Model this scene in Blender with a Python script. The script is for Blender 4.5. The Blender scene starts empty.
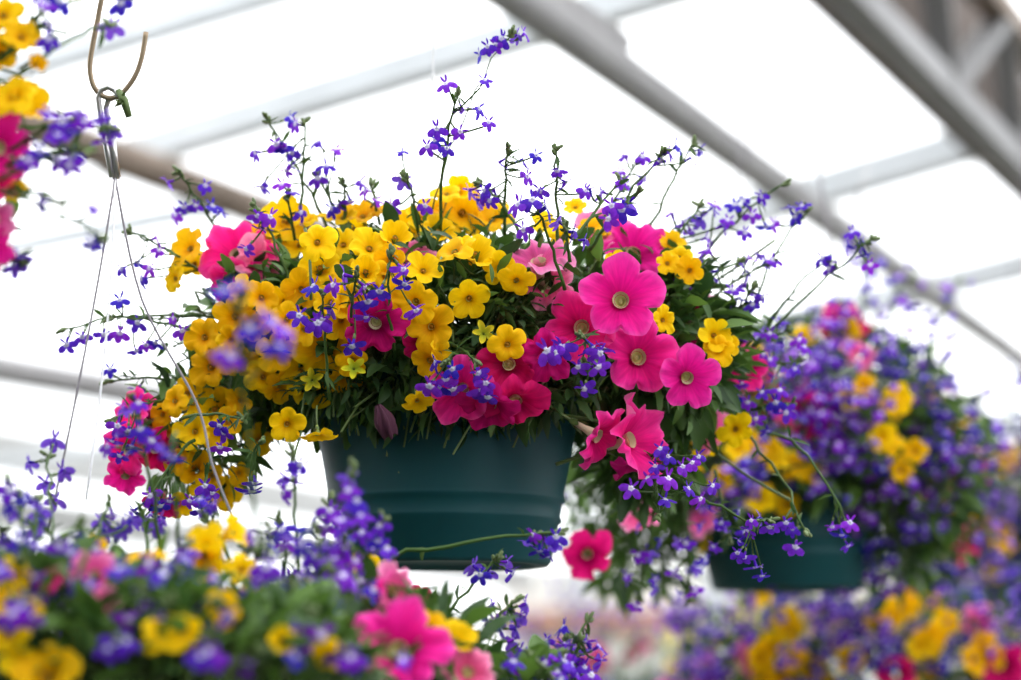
import bpy, math, random
import numpy as np
from mathutils import Vector, Matrix

# ------------------------------------------------------------------ camera, sky, exposure
FPX = 2411.0                      # 85 mm on a 36 mm sensor, in pixels of a 1021 px wide frame
EYE = Vector((0.0, 0.0, 1.5))
PITCH = math.radians(8.5)
RIGHT = Vector((1, 0, 0)); FWD = Vector((0, math.cos(PITCH), math.sin(PITCH))); UP = RIGHT.cross(FWD)
S = bpy.context.scene
C = S.collection
cam = bpy.data.cameras.new('camera'); co = bpy.data.objects.new('camera', cam); C.objects.link(co)
cam.lens = 85; cam.sensor_width = 36; cam.clip_end = 200; cam.clip_start = 0.05
co.location = EYE; co.rotation_euler = (math.pi / 2 + PITCH, 0, 0)
cam.dof.use_dof = True; cam.dof.focus_distance = 1.79; cam.dof.aperture_fstop = 3.4
S.camera = co
w = bpy.data.worlds.new('overcast_sky'); S.world = w; w.use_nodes = True
w.node_tree.nodes['Background'].inputs[0].default_value = (0.97, 0.985, 1.0, 1)
w.node_tree.nodes['Background'].inputs[1].default_value = 2.95
S.view_settings.view_transform = 'Standard'; S.view_settings.look = 'None'
S.view_settings.exposure = 0.0; S.view_settings.gamma = 1.0; S.view_settings.use_curve_mapping = False
sun = bpy.data.lights.new('veiled_sun', 'SUN'); sun.energy = 1.6; sun.angle = math.radians(25); sun.color = (1, 0.97, 0.92)
so = bpy.data.objects.new('veiled_sun', sun); C.objects.link(so)
so.rotation_euler = Vector((0.35, 0.45, 1.0)).to_track_quat('Z', 'Y').to_euler()
try:
    S.cycles.transparent_max_bounces = 12; S.cycles.max_bounces = 8
except Exception: pass

R_ = random.Random(11)

def P(px, py, D):
    """the place whose distance along the view is D metres, seen at a point of the photograph"""
    return EYE + D * (FWD + RIGHT * ((px - 510.5) / FPX) + UP * ((340 - py) / FPX))
def ray(px, py):
    return FWD + RIGHT * ((px - 510.5) / FPX) + UP * ((340 - py) / FPX)
def Q(px, py, z):
    r = ray(px, py); return EYE + r * ((z - EYE.z) / r.z)
def camdir(f):
    return (RIGHT * f[0] + UP * f[1] - FWD * f[2]).normalized()

# ------------------------------------------------------------------ materials
def mat(name): 
    m = bpy.data.materials.new(name); m.use_nodes = True
    return m, m.node_tree.nodes, m.node_tree.links, m.node_tree.nodes['Principled BSDF'], m.node_tree.nodes['Material Output']
def plain(name, col, rough=0.6, metal=0.0, noise=0.0, nscale=20.0, spec=0.5, bump=0.0):
    m, N, L, b, o = mat(name)
    b.inputs['Base Color'].default_value = (*col, 1); b.inputs['Roughness'].default_value = rough
    b.inputs['Metallic'].default_value = metal; b.inputs['Specular IOR Level'].default_value = spec
    if noise:
        tc = N.new('ShaderNodeTexCoord'); n = N.new('ShaderNodeTexNoise'); n.inputs['Scale'].default_value = nscale; n.inputs['Detail'].default_value = 5
        L.new(tc.outputs['Object'], n.inputs['Vector'])
        r = N.new('ShaderNodeValToRGB'); r.color_ramp.elements[0].position = .3; r.color_ramp.elements[1].position = .75
        r.color_ramp.elements[0].color = (*[c * (1 - noise) for c in col], 1); r.color_ramp.elements[1].color = (*[min(1, c * (1 + noise)) for c in col], 1)
        L.new(n.outputs['Fac'], r.inputs['Fac']); L.new(r.outputs[0], b.inputs['Base Color'])
        if bump:
            bp = N.new('ShaderNodeBump'); bp.inputs['Strength'].default_value = bump; bp.inputs['Distance'].default_value = .002
            L.new(n.outputs['Fac'], bp.inputs['Height']); L.new(bp.outputs[0], b.inputs['Normal'])
    return m
def petal_mat(name, stops, vein=0.15, trans=0.4, back=None, var=0.06, veinscale=46.0, rough=.55, hue=.012):
    """stops = (position from throat to edge, colour); veins run from throat to edge; every flower's hue differs a little"""
    m, N, L, b, o = mat(name)
    uv = N.new('ShaderNodeUVMap'); uv.uv_map = 'petal'
    sp = N.new('ShaderNodeSeparateXYZ'); L.new(uv.outputs[0], sp.inputs[0])
    rp = N.new('ShaderNodeValToRGB'); e = rp.color_ramp.elements
    while len(e) < len(stops): e.new(.5)
    for k, (p, c) in enumerate(stops): e[k].position = p; e[k].color = (*c, 1)
    L.new(sp.outputs[1], rp.inputs[0])
    mp = N.new('ShaderNodeMapping'); mp.inputs['Scale'].default_value = (veinscale, 2.2, 1); L.new(uv.outputs[0], mp.inputs[0])
    n = N.new('ShaderNodeTexNoise'); n.inputs['Scale'].default_value = 1; n.inputs['Detail'].default_value = 3; L.new(mp.outputs[0], n.inputs['Vector'])
    oi = N.new('ShaderNodeObjectInfo')
    hs = N.new('ShaderNodeHueSaturation')
    a = N.new('ShaderNodeMapRange'); a.inputs['To Min'].default_value = 1 - vein; a.inputs['To Max'].default_value = 1 + vein
    a.inputs['From Min'].default_value = .3; a.inputs['From Max'].default_value = .7
    L.new(n.outputs['Fac'], a.inputs[0])
    v = N.new('ShaderNodeMapRange'); v.inputs['To Min'].default_value = 1 - var * 2; v.inputs['To Max'].default_value = 1 + var; L.new(oi.outputs['Random'], v.inputs[0])
    mu = N.new('ShaderNodeMath'); mu.operation = 'MULTIPLY'; L.new(a.outputs[0], mu.inputs[0]); L.new(v.outputs[0], mu.inputs[1])
    h = N.new('ShaderNodeMapRange'); h.inputs['To Min'].default_value = .5 - hue; h.inputs['To Max'].default_value = .5 + hue; L.new(oi.outputs['Random'], h.inputs[0])
    L.new(rp.outputs[0], hs.inputs['Color']); L.new(mu.outputs[0], hs.inputs['Value']); L.new(h.outputs[0], hs.inputs['Hue'])
    col = hs.outputs[0]
    if back:
        g = N.new('ShaderNodeNewGeometry'); mx = N.new('ShaderNodeMixRGB'); mx.inputs[2].default_value = (*back, 1)
        fac = N.new('ShaderNodeMath'); fac.operation = 'MULTIPLY'; fac.inputs[1].default_value = .8
        L.new(g.outputs['Backfacing'], fac.inputs[0]); L.new(fac.outputs[0], mx.inputs[0]); L.new(col, mx.inputs[1]); col = mx.outputs[0]
    L.new(col, b.inputs['Base Color']); b.inputs['Roughness'].default_value = rough; b.inputs['Specular IOR Level'].default_value = .08
    t = N.new('ShaderNodeBsdfTranslucent'); L.new(col, t.inputs[0])
    ms = N.new('ShaderNodeMixShader'); ms.inputs[0].default_value = trans
    L.new(b.outputs[0], ms.inputs[1]); L.new(t.outputs[0], ms.inputs[2]); L.new(ms.outputs[0], o.inputs[0])
    return m
M = {}
M['pink'] = petal_mat('hot_pink_petal', [(0, (.62, .06, .14)), (.05, (.62, .004, .13)), (.14, (.72, .006, .19)), (.4, (.92, .010, .27)), (.8, (.96, .028, .34)), (1, (.97, .08, .42))], .13, .38, (.88, .20, .45))
M['rose'] = petal_mat('pale_rose_petal', [(0, (.70, .12, .20)), (.1, (.78, .10, .27)), (.3, (.86, .10, .33)), (.75, (.90, .22, .45)), (1, (.93, .36, .58))], .14, .38, (.90, .38, .55))
M['crimson'] = petal_mat('deep_magenta_petal', [(0, (.30, .01, .04)), (.15, (.34, .0, .07)), (.4, (.62, .004, .14)), (1, (.74, .012, .20))], .16, .38, (.70, .05, .25))
M['gold'] = petal_mat('golden_petal', [(0, (.62, .24, .0)), (.10, (.82, .38, .0)), (.3, (.93, .53, .002)), (.8, (.96, .565, .004)), (1, (.97, .62, .008))], .07, .36, (.92, .50, .02), .04)
M['blue'] = petal_mat('violet_blue_petal', [(0, (.95, .93, 1)), (.11, (.85, .8, 1)), (.20, (.17, .04, .60)), (.6, (.13, .022, .53)), (1, (.19, .035, .66))], .14, .36, (.20, .09, .62), .1, 8, hue=.03)
M['throat'] = plain('cream_throat', (.72, .66, .30), .6, noise=.2, nscale=3)
M['orange'] = plain('amber_throat', (.50, .20, .005), .7)
M['yellowgreen'] = petal_mat('unopened_yellow_green', [(0, (.35, .42, .03)), (1, (.85, .72, .03))], .05, .3)
def leaf_mat(name, c0, c1, trans=.3):
    m, N, L, b, o = mat(name)
    uv = N.new('ShaderNodeUVMap'); uv.uv_map = 'petal'; sp = N.new('ShaderNodeSeparateXYZ'); L.new(uv.outputs[0], sp.inputs[0])
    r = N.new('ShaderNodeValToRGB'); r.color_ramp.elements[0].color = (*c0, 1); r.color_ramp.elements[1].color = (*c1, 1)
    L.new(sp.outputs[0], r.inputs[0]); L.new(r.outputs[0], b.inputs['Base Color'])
    b.inputs['Roughness'].default_value = .5; b.inputs['Specular IOR Level'].default_value = .35
    t = N.new('ShaderNodeBsdfTranslucent'); L.new(r.outputs[0], t.inputs[0]); ms = N.new('ShaderNodeMixShader'); ms.inputs[0].default_value = trans
    L.new(b.outputs[0], ms.inputs[1]); L.new(t.outputs[0], ms.inputs[2]); L.new(ms.outputs[0], o.inputs[0])
    return m
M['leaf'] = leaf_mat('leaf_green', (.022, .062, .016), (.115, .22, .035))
M['stem'] = plain('stem_green', (.09, .14, .035), .55, noise=.3, nscale=60)
M['bud'] = plain('bud_green', (.11, .16, .05), .6, noise=.4, nscale=90)
M['tube'] = plain('flower_tube_green_pink', (.55, .42, .28), .6, noise=.25, nscale=2)
M['gtube'] = plain('flower_tube_green', (.30, .36, .06), .6)
M['pot'] = plain('dark_teal_plastic', (.003, .055, .064), .55, spec=.25, noise=.15, nscale=12, bump=.1)
M['soil'] = plain('potting_soil', (.025, .017, .010), .95, noise=.5, nscale=80, bump=1)
M['steel'] = plain('galvanised_wire', (.52, .50, .50), .28, .9)
M['wire'] = plain('hanger_wire', (.22, .20, .22), .5, .3)
M['white'] = plain('white_coated_wire', (.80, .80, .82), .5)
M['hook'] = plain('brown_weathered_hook', (.27, .20, .13), .45, .5, noise=.35, nscale=60)
M['galv'] = plain('grey_galvanised_pipe', (.27, .26, .265), .5, .15, noise=.15, nscale=6)
M['pale'] = plain('pale_painted_purlin', (.60, .625, .65), .5, 0, noise=.08, nscale=5)
M['dull'] = plain('dull_grey_steel', (.23, .225, .23), .6, noise=.15, nscale=6)
M['curtain'] = plain('grey_rolled_curtain', (.40, .40, .395), .8, noise=.08, nscale=2)
M['brown'] = plain('weathered_brown_beam', (.25, .19, .15), .7, noise=.3, nscale=4)
M['board'] = plain('dark_brown_gutter_board', (.085, .06, .048), .8, noise=.4, nscale=5)
M['cream'] = plain('cream_end_wall', (.74, .73, .69), .8, noise=.05, nscale=2)
M['redwood'] = plain('reddish_rail', (.48, .24, .18), .8, noise=.2, nscale=3)
M['yellow'] = plain('yellow_sheet', (.75, .66, .16), .7)
M['dry'] = plain('dry_brown_leaf', (.10, .075, .05), .8, noise=.3, nscale=200)
M['gravel'] = plain('dark_gravel', (.10, .10, .08), .95, noise=.3, nscale=40)
M['wither'] = plain('withered_purple_petal', (.07, .012, .035), .8, noise=.4, nscale=90)
M['sheet'] = plain('grey_green_wall_sheet', (.16, .18, .17), .8, noise=.15, nscale=3)
def film():
    m, N, L, b, o = mat('translucent_greenhouse_film')
    N.remove(b); t = N.new('ShaderNodeBsdfTransparent'); t.inputs[0].default_value = (.98, .99, 1, 1)
    d = N.new('ShaderNodeBsdfTranslucent'); d.inputs[0].default_value = (.93, .95, .96, 1)
    n = N.new('ShaderNodeTexNoise'); n.inputs['Scale'].default_value = .8; mr = N.new('ShaderNodeMapRange'); mr.inputs['To Min'].default_value = .25; mr.inputs['To Max'].default_value = .40
    L.new(n.outputs['Fac'], mr.inputs[0]); ms = N.new('ShaderNodeMixShader'); L.new(mr.outputs[0], ms.inputs[0])
    L.new(t.outputs[0], ms.inputs[1]); L.new(d.outputs[0], ms.inputs[2]); L.new(ms.outputs[0], o.inputs[0]); return m
M['film'] = film()

# ------------------------------------------------------------------ mesh helpers
class MB:
    def __init__(s): s.v = []; s.f = []; s.uv = []; s.mi = []; s.n = 0
    def add(s, V, F, UV=None, mi=0):
        V = np.asarray(V, float); k = s.n; s.v.append(V); s.f += [tuple(i + k for i in f) for f in F]
        s.uv.append(np.asarray(UV, float) if UV is not None else np.full((len(V), 2), .5)); s.mi += [mi] * len(F); s.n += len(V)
    def mesh(s, name, mats, smooth=True):
        me = bpy.data.meshes.new(name)
        V = np.vstack(s.v); me.from_pydata(V.tolist(), [], s.f)
        UV = np.vstack(s.uv); ul = me.uv_layers.new(name='petal')
        idx = np.zeros(len(me.loops), dtype=np.int32); me.loops.foreach_get('vertex_index', idx)
        ul.data.foreach_set('uv', UV[idx].astype(np.float32).ravel())
        for m in mats: me.materials.append(M[m])
        me.polygons.foreach_set('material_index', s.mi)
        me.polygons.foreach_set('use_smooth', [smooth] * len(me.polygons)); me.update()
        return me
def grid_faces(nu, nv, wrap=False):
    F = []
    for j in range(nv - 1):
        for i in range(nu if wrap else nu - 1):
            a = j * nu + i; b = j * nu + (i + 1) % nu; F.append((a, b, b + nu, a + nu))
    return F
def tube(mb, pts, rad, seg=6, mi=0, u=.5, caps=True):
    pts = [Vector(p) for p in pts]; n = len(pts); rad = [rad] * n if not hasattr(rad, '__len__') else rad
    V = []; UV = []; prev = None
    for i, p in enumerate(pts):
        d = (pts[min(i + 1, n - 1)] - pts[max(i - 1, 0)]).normalized()
        x = d.orthogonal().normalized() if prev is None else (prev - d * prev.dot(d)).normalized()
        prev = x; y = d.cross(x)
        for k in range(seg):
            t = 2 * math.pi * k / seg; V.append(p + (x * math.cos(t) + y * math.sin(t)) * rad[i]); UV.append((u, i / (n - 1)))
    F = grid_faces(seg, n, True)
    if caps: F += [tuple(reversed(range(seg))), tuple(range((n - 1) * seg, n * seg))]
    mb.add([tuple(v) for v in V], F, UV, mi)
def lathe(mb, prof, seg=48, mi=0, c=(0, 0, 0)):
    V = [(c[0] + r * math.cos(2 * math.pi * k / seg), c[1] + r * math.sin(2 * math.pi * k / seg), c[2] + z) for r, z in prof for k in range(seg)]
    mb.add(V, grid_faces(seg, len(prof), True), None, mi)
def bez(a, b, c, n):
    return [a * (1 - t) ** 2 + b * 2 * t * (1 - t) + c * t * t for t in [i / n for i in range(n + 1)]]
def box(mb, a, b, mi=0):
    V = [(x, y, z) for x in (a[0], b[0]) for y in (a[1], b[1]) for z in (a[2], b[2])]
    mb.add(V, [(0, 1, 3, 2), (4, 6, 7, 5), (0, 4, 5, 1), (2, 3, 7, 6), (0, 2, 6, 4), (1, 5, 7, 3)], None, mi)
def link(name, me, loc=(0, 0, 0), parent=None, label=None):
    o = bpy.data.objects.new(name, me); C.objects.link(o); o.location = loc
    if parent is not None: o.parent = parent
    if label: o['label'] = label
    return o
def thing(o, label, cat, group=None, kind=None):
    o['label'] = label; o['category'] = cat
    if group: o['group'] = group
    if kind: o['kind'] = kind
    return o

# ------------------------------------------------------------------ flower meshes (unit radius, facing +Z)
def corolla(seed, mats, depth, notch, throat_r, throat_z, ruff, droop, point=0.0, seg=60, rings=9, cup=0.0):
    r = random.Random(seed); mb = MB(); V = []; UV = []
    ph = [r.uniform(0, 6.28) for _ in range(6)]; lob = [r.uniform(.88, 1.1) for _ in range(5)]; dz = [r.uniform(-1, 1) for _ in range(5)]; tw = [r.uniform(-1, 1) for _ in range(5)]; tc = [r.uniform(-.3, 1) for _ in range(5)]; big = mats[0] in ('pink', 'rose', 'crimson')
    for j in range(rings):
        s = j / (rings - 1)
        for i in range(seg + 1):
            th = 2 * math.pi * i / seg; c = abs(math.cos(2.5 * th)); k = int(round(th / (2 * math.pi / 5))) % 5
            out = lob[k] * (1 - depth * (1 - c ** notch)) + point * max(0, c - .9) * 5
            out = 1 + (out - 1) * min(1, s * 1.15) ** 2
            rr = throat_r + (out - throat_r) * s ** 0.85
            z = throat_z * (1 - s) ** 2.6
            z += -droop * s * s * (.7 + .3 * dz[k] * c) + cup * s * s
            z += ruff * s * s * (math.sin(5 * th + ph[0]) * .25 + math.sin(9 * th + ph[1]) * .4 + math.sin(14 * th + ph[2]) * .28 + math.sin(3 * th + ph[3]) * .4)
            aa = ((th - k * 1.25664 + math.pi) % (2 * math.pi) - math.pi) / .6283; z += (.15 if big else .07) * tw[k] * aa * s * s - (.55 if big else .3) * tc[k] * max(0, s - .6) ** 2 * (1 - .5 * aa * aa)
            z -= (.085 if big else .05) * s * (1 - s) * 4 * (c - .5) * (1.6 if mats[0] != 'gold' else .9)
            V.append((rr * math.cos(th), rr * math.sin(th), z)); UV.append((i / seg, s))
    mb.add(V, [f[::-1] for f in grid_faces(seg + 1, rings)], UV); return mb.mesh('corolla', mats)
def cup_mesh(mat_, r0, r1, z0, z1):
    mb = MB(); lathe(mb, [(.001, z1), (r1 * .6, z1), (r1, z1 + .02), (r0, z0)], 20); 
    for k in range(5):
        t = k * 1.2566; tube(mb, [(0, 0, z1), (.3 * r1 * math.cos(t), .3 * r1 * math.sin(t), z1 + .10)], [.03, .045], 5)
    return mb.mesh('throat', [mat_])
def tube_mesh(mat_, r0, L, sep):
    mb = MB(); lathe(mb, [(r0, -.25), (r0 * .72, -.45), (r0 * .45, -.75), (r0 * .36, -L), (r0 * .2, -L - .04)], 14, 0)
    for k in range(5):
        t = k * 1.2566 + .6; c, s = math.cos(t), math.sin(t); V = []; n = 5
        for j in range(n):
            a = j / (n - 1); wd = sep * .22 * math.sin(math.pi * min(1, .15 + a * .9)) ; ro = r0 * .4 + sep * .55 * a * a; z = -L + sep * a * .9
            V += [(ro * c - wd * s, ro * s + wd * c, z), (ro * c * .95, ro * s * .95, z - .02), (ro * c + wd * s, ro * s - wd * c, z)]
        mb.add(V, grid_faces(3, n), None, 1)
    tube(mb, [(0, 0, -L), (0, .05, -L - .35), (0, .18, -L - .75), (0, .4, -L - 1.1)], [.05, .045, .045, .05], 6, 1)
    return mb.mesh('tube', [mat_, 'stem'])
PET = {}
for key in ('pink', 'rose', 'crimson'):
    PET[key] = [corolla(20 + i, [key], .31, .50, .14, -.42, .17 + .06 * (i % 3), (.05, .12, .02, .22, .3)[i], .08, cup=(0, 0, .1, 0, 0)[i]) for i in range(5)]
GOLD = [corolla(50 + i, ['gold'], .30, .58, .12, -.35, .09 + .04 * (i % 3), (.02, .1, .18, .3, -.1)[i], 0, 50, 8) for i in range(5)]
GOLDF = [corolla(70 + i, ['gold'], .22, .6, .12, -1.0, .10, -.05 - .1 * i, 0, 50, 8) for i in range(2)]       # funnel-shaped, half open
PTH = cup_mesh('throat', .15, .10, -.42, -.56); PTU = tube_mesh('tube', .20, 1.15, .42)
GTH = cup_mesh('orange', .125, .10, -.30, -.38); GTU = tube_mesh('gtube', .14, .75, .36)
STAR = corolla(91, ['yellowgreen'], .62, .9, .12, -.3, .03, -.35, .2, 50, 7)
def wither_mesh():
    mb = MB(); V = []; UV = []
    for j in range(9):
        s = j / 8
        for i in range(24):
            t = 2 * math.pi * i / 24; r = (.10 + .32 * math.sin(s * 2.4)) * (1 + .28 * math.sin(6 * t + 3 * s)); V.append((r * math.cos(t + s), r * math.sin(t + s), -1.3 + 1.6 * s + .1 * math.sin(5 * t) * s)); UV.append((i / 24, s))
    mb.add(V, grid_faces(24, 9, True), UV); return mb.mesh('withered', ['wither'])
WITH = wither_mesh()
def lobelia_mesh(seed):
    r = random.Random(seed); mb = MB()
    def petal(ang, L, W, curl, base):
        c, s = math.cos(ang), math.sin(ang); V = []; UV = []; nu, nv = 5, 7
        for j in range(nv):
            a = j / (nv - 1); wd = W * (.22 + .78 * math.sin(math.pi * min(1, (a * .80 + .06))) ** .8) * (1 if a < .9 else .62)
            for i in range(nu):
                q = (i / (nu - 1) - .5) * 2; d = base + L * a * (1 - .06 * q * q * (a > .85)); z = .12 + curl * a * a - .10 * q * q * W + .02 * r.uniform(-1, 1)
                x, y = d, q * wd * .5; V.append((x * c - y * s, x * s + y * c, z)); UV.append((q * .5 + .5, a * .9 + .02 if L > .6 else .35 + .6 * a))
        mb.add(V, [f[::-1] for f in grid_faces(nu, nv)], UV)
    for ang in (-90, -32, -148): petal(math.radians(ang + r.uniform(-10, 10)), .94 + r.uniform(-.1, .08), .60 + r.uniform(-.08, .06), r.uniform(-.45, .15), .10)
    for ang in (62, 118): petal(math.radians(ang + r.uniform(-14, 14)), .66, .22, r.uniform(-.1, .5), .08)
    tube(mb, [(0, .02, .16), (0, 0, 0), (0, -.02, -.4), (0, .02, -.75)], [.13, .15, .11, .06], 7, 0, .5)
    tube(mb, [(0, .02, -.6), (0, .06, -.85), (0, .16, -1.05)], [.11, .12, .05], 6, 1)
    return mb.mesh('lobelia', ['blue', 'stem'])
LOB = [lobelia_mesh(i) for i in range(6)]

# ------------------------------------------------------------------ leaves
def leaf_template(L, W, fold, curl, nv=5):
    V = []; UV = []
    for j in range(nv):
        a = j / (nv - 1); wd = W * math.sin(math.pi * (a * .93 + .035)) ** .85
        for q in (-1, 0, 1): V.append((q * wd * .5, a * L, abs(q) * fold * wd - curl * a * a * L)); UV.append((0, a))
    return np.array(V), grid_faces(3, nv), np.array(UV)
LT = [leaf_template(1, .46, .25, .35), leaf_template(1, .24, .3, .2), leaf_template(1, .36, .2, .6)]
def basis(d, up_hint=Vector((0, 0, 1))):
    y = d.normalized(); x = y.cross(up_hint)
    if x.length < 1e-3: x = Vector((1, 0, 0))
    x.normalize(); return x, y, x.cross(y)
def put_leaf(mb, p, d, L, kind, tone, roll=0.0):
    x, y, z = basis(d); cr, sr = math.cos(roll), math.sin(roll); x, z = x * cr + z * sr, z * cr - x * sr
    V, F, UV = LT[kind]; A = np.array([x, y, z]); W = V * L @ A + np.array(p); u = UV.copy(); u[:, 0] = tone; mb.add(W, F, u, 0)
def blob_hit(blobs, px, py):
    d = ray(px, py); best = None
    for c, r in blobs:
        o = EYE - c; a = sum((d[i] / r[i]) ** 2 for i in range(3)); b = 2 * sum(o[i] * d[i] / r[i] ** 2 for i in range(3)); k = sum((o[i] / r[i]) ** 2 for i in range(3)) - 1
        q = b * b - 4 * a * k
        if q >= 0:
            t = (-b - math.sqrt(q)) / (2 * a); best = t if best is None else min(best, t)
    if best is None:                                   # outside the mass: depth of the nearest blob's middle
        best = min(blobs, key=lambda B: (P(px, py, (B[0] - EYE).dot(FWD)) - B[0]).length / max(B[1])); best = (best[0] - EYE).dot(FWD) - .02
    return best
def foliage(root, blobs, n, rng, size=(.016, .034), keepout=None, tone=(0.0, 1.0)):
    mb = MB(); vol = [b[1][0] * b[1][1] + b[1][1] * b[1][2] + b[1][0] * b[1][2] for b in blobs]
    ctr = sum((b[0] * v for b, v in zip(blobs, vol)), Vector()) / sum(vol)
    for _ in range(n):
        c, r = rng.choices(blobs, vol)[0]
        d = Vector((rng.gauss(0, 1), rng.gauss(0, 1), rng.gauss(0, 1))).normalized(); k = rng.uniform(.45, 1.0) ** .5
        p = Vector((c.x + d.x * r[0] * k, c.y + d.y * r[1] * k, c.z + d.z * r[2] * k))
        if keepout and keepout(p): continue
        out = Vector((d.x / r[0], d.y / r[1], d.z / r[2])).normalized()
        dr = (out * .9 + Vector((rng.gauss(0, .6), rng.gauss(0, .6), rng.gauss(.15, .6)))).normalized()
        kind = rng.choice((0, 1, 1, 2)); L = rng.uniform(*size) * (1 if kind else 1.2)
        put_leaf(mb, p - root.location, dr, L, kind, min(1, max(0, rng.uniform(*tone))), rng.uniform(-.9, .9))
        if rng.random() < .35:
            q = p - out * rng.uniform(.03, .06) + Vector((rng.gauss(0, .012),) * 3); tube(mb, bez(q - root.location, (p + q) / 2 + Vector((0, 0, .006)) - root.location, p - root.location, 3), .0010, 4, 1, caps=False)
    o = link('foliage', mb.mesh('foliage', ['leaf', 'stem']), (0, 0, 0), root); o['kind'] = 'stuff'; return o

# ------------------------------------------------------------------ placing flowers
def face_matrix(f, roll):
    z = f.normalized(); x = Vector((0, 0, 1)).cross(z)
    if x.length < .05: x = Vector((1, 0, 0))
    x.normalize(); y = z.cross(x); c, s = math.cos(roll), math.sin(roll)
    return Matrix((x * c + y * s, y * c - x * s, z)).transposed()
def flower(kind, root, p, R, f, roll, rng, detail=True, label=None, shape=None):
    if kind == 'gold': me = rng.choice(GOLD) if shape is None else (GOLD + GOLDF)[shape]; nm = 'calibrachoa_flower'; ch = (('flower_throat', GTH), ('flower_tube', GTU))
    elif kind == 'star': me = STAR; nm = 'calibrachoa_flower'; ch = (('flower_tube', GTU),); label = label or 'unopened pointed yellow-green flower'
    elif kind == 'wither': me = WITH; nm = 'petunia_flower'; ch = (); label = label or 'withered dark purple flower'
    else: me = rng.choice(PET[kind]) if shape is None else PET[kind][shape]; nm = 'petunia_flower'; ch = (('flower_throat', PTH), ('flower_tube', PTU))
    f = f.normalized() + Vector((rng.gauss(0, .2), rng.gauss(0, .15), rng.gauss(0, .2)))
    o = link(nm, me, p - root.location, root, label); o.rotation_euler = face_matrix(f, roll).to_euler(); sx = rng.uniform(.94, 1.06); o.scale = (R * sx, R / sx, R)
    if detail:
        for n_, m_ in ch:
            if n_ == 'flower_throat' and detail == 'tube': continue
            link(n_, m_, (0, 0, 0), o)
    return o
RAW = {}
def raw(me):
    if me.name not in RAW:
        V = np.array([v.co[:] for v in me.vertices]); F = [tuple(p.vertices) for p in me.polygons]; UV = np.full((len(V), 2), .5); ul = me.uv_layers[0].data
        for l in me.loops: UV[l.vertex_index] = ul[l.index].uv[:]
        RAW[me.name] = (V, F, UV, 0)
    return RAW[me.name]
def sprig(root, a, b, nf, rng, size=.0085, sag=.25, start=.45, side=.014, rad=.0012, buds=True, view=.34, leaves=5, fl=None, merged=False):
    """a lobelia shoot from a to b: stem, bracts and buds are one mesh, each flower a child"""
    a = Vector(a); b = Vector(b); L = (b - a).length
    hor = Vector((b.x - a.x, b.y - a.y, 0)); mid = (a + b) / 2 + Vector((0, 0, L * sag)) + Vector((rng.gauss(0, .05), rng.gauss(0, .05), 0)) * L
    pts = bez(a, mid, b, 10)
    pts = [p + Vector((rng.gauss(0, .008), rng.gauss(0, .008), rng.gauss(0, .008))) * L if 0 < i < 10 else p for i, p in enumerate(pts)]
    mb = MB(); tube(mb, [p - a for p in pts], [rad * (1.25 - .6 * i / 10) for i in range(11)], 5)
    def at(t): i = min(9, int(t * 10)); k = t * 10 - i; return pts[i].lerp(pts[i + 1], k)
    ang0 = rng.uniform(0, 6.28); spots = []
    todo = list(fl) if fl else None
    n = len(todo) if todo else nf
    for k in range(n):
        t = start + (1 - start) * (k + .3) / n if n > 1 else .9
        q = at(min(.98, t)); tan = (pts[min(10, int(t * 10) + 1)] - pts[max(0, int(t * 10) - 1)]).normalized()
        if todo: fp = todo[k]; d = (fp - q); dn = d.normalized() if d.length > 1e-4 else UP
        else:
            ang = ang0 + k * 2.4; x = tan.orthogonal().normalized(); y = tan.cross(x); dn = (x * math.cos(ang) + y * math.sin(ang) + tan * .45).normalized(); fp = q + dn * side * rng.uniform(.7, 1.3)
        f = (dn * .7 + camdir((rng.gauss(0, .5), rng.gauss(.05, .35), 1)) * view + Vector((0, 0, .1))).normalized()
        base = fp - f * size * .95
        spots.append((fp, f)); tube(mb, [v - a for v in bez(q, (q + base) / 2 - f * .002, base, 3)], rad * .68, 4)
        put_leaf(mb, q - a, (dn + tan * .5), rng.uniform(.007, .012), 1, rng.uniform(.0, .5))
    for k in range(leaves):
        t = rng.uniform(.08, .95); q = at(t); d = Vector((rng.gauss(0, 1), rng.gauss(0, 1), rng.gauss(.3, .8)))
        put_leaf(mb, q - a, d, rng.uniform(.008, .016), 1, rng.uniform(0, .6), rng.uniform(-1, 1))
    if merged:
        for fp, f in spots:
            src = LOB[rng.randrange(6)]; A = np.array(face_matrix(f, rng.gauss(0, .4))); V, F, UV, MI = raw(src); mb.add(V @ A.T * size * rng.uniform(.85, 1.15) + np.array(fp - a), F, UV, 2); 
    me = mb.mesh('shoot', ['leaf', 'stem', 'blue'] if merged else ['leaf', 'stem'])
    o = link('lobelia_sprig', me, a - root.location, root)
    if buds:
        bm = MB(); tan = (pts[10] - pts[8]).normalized()
        for k in range(5):
            d = (tan * 1.1 + Vector((rng.gauss(0, .6), rng.gauss(0, .6), rng.gauss(.1, .5)))).normalized(); q = pts[10] - tan * rng.uniform(0, .006); h = rng.uniform(.004, .0075)
            tube(bm, [q - a, q + d * h * .4 - a, q + d * h - a, q + d * h * 1.15 - a], [.0006, .0016, .0013, .0004], 6)
        link('bud_cluster', bm.mesh('buds', ['bud']), (0, 0, 0), o)
    for fp, f in ([] if merged else spots):
        c = link('lobelia_flower', rng.choice(LOB), fp - a, o); c.rotation_euler = face_matrix(f, rng.gauss(0, .35)).to_euler(); sz = size * rng.uniform(.85, 1.15); c.scale = (sz, sz, sz)
    return o

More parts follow.
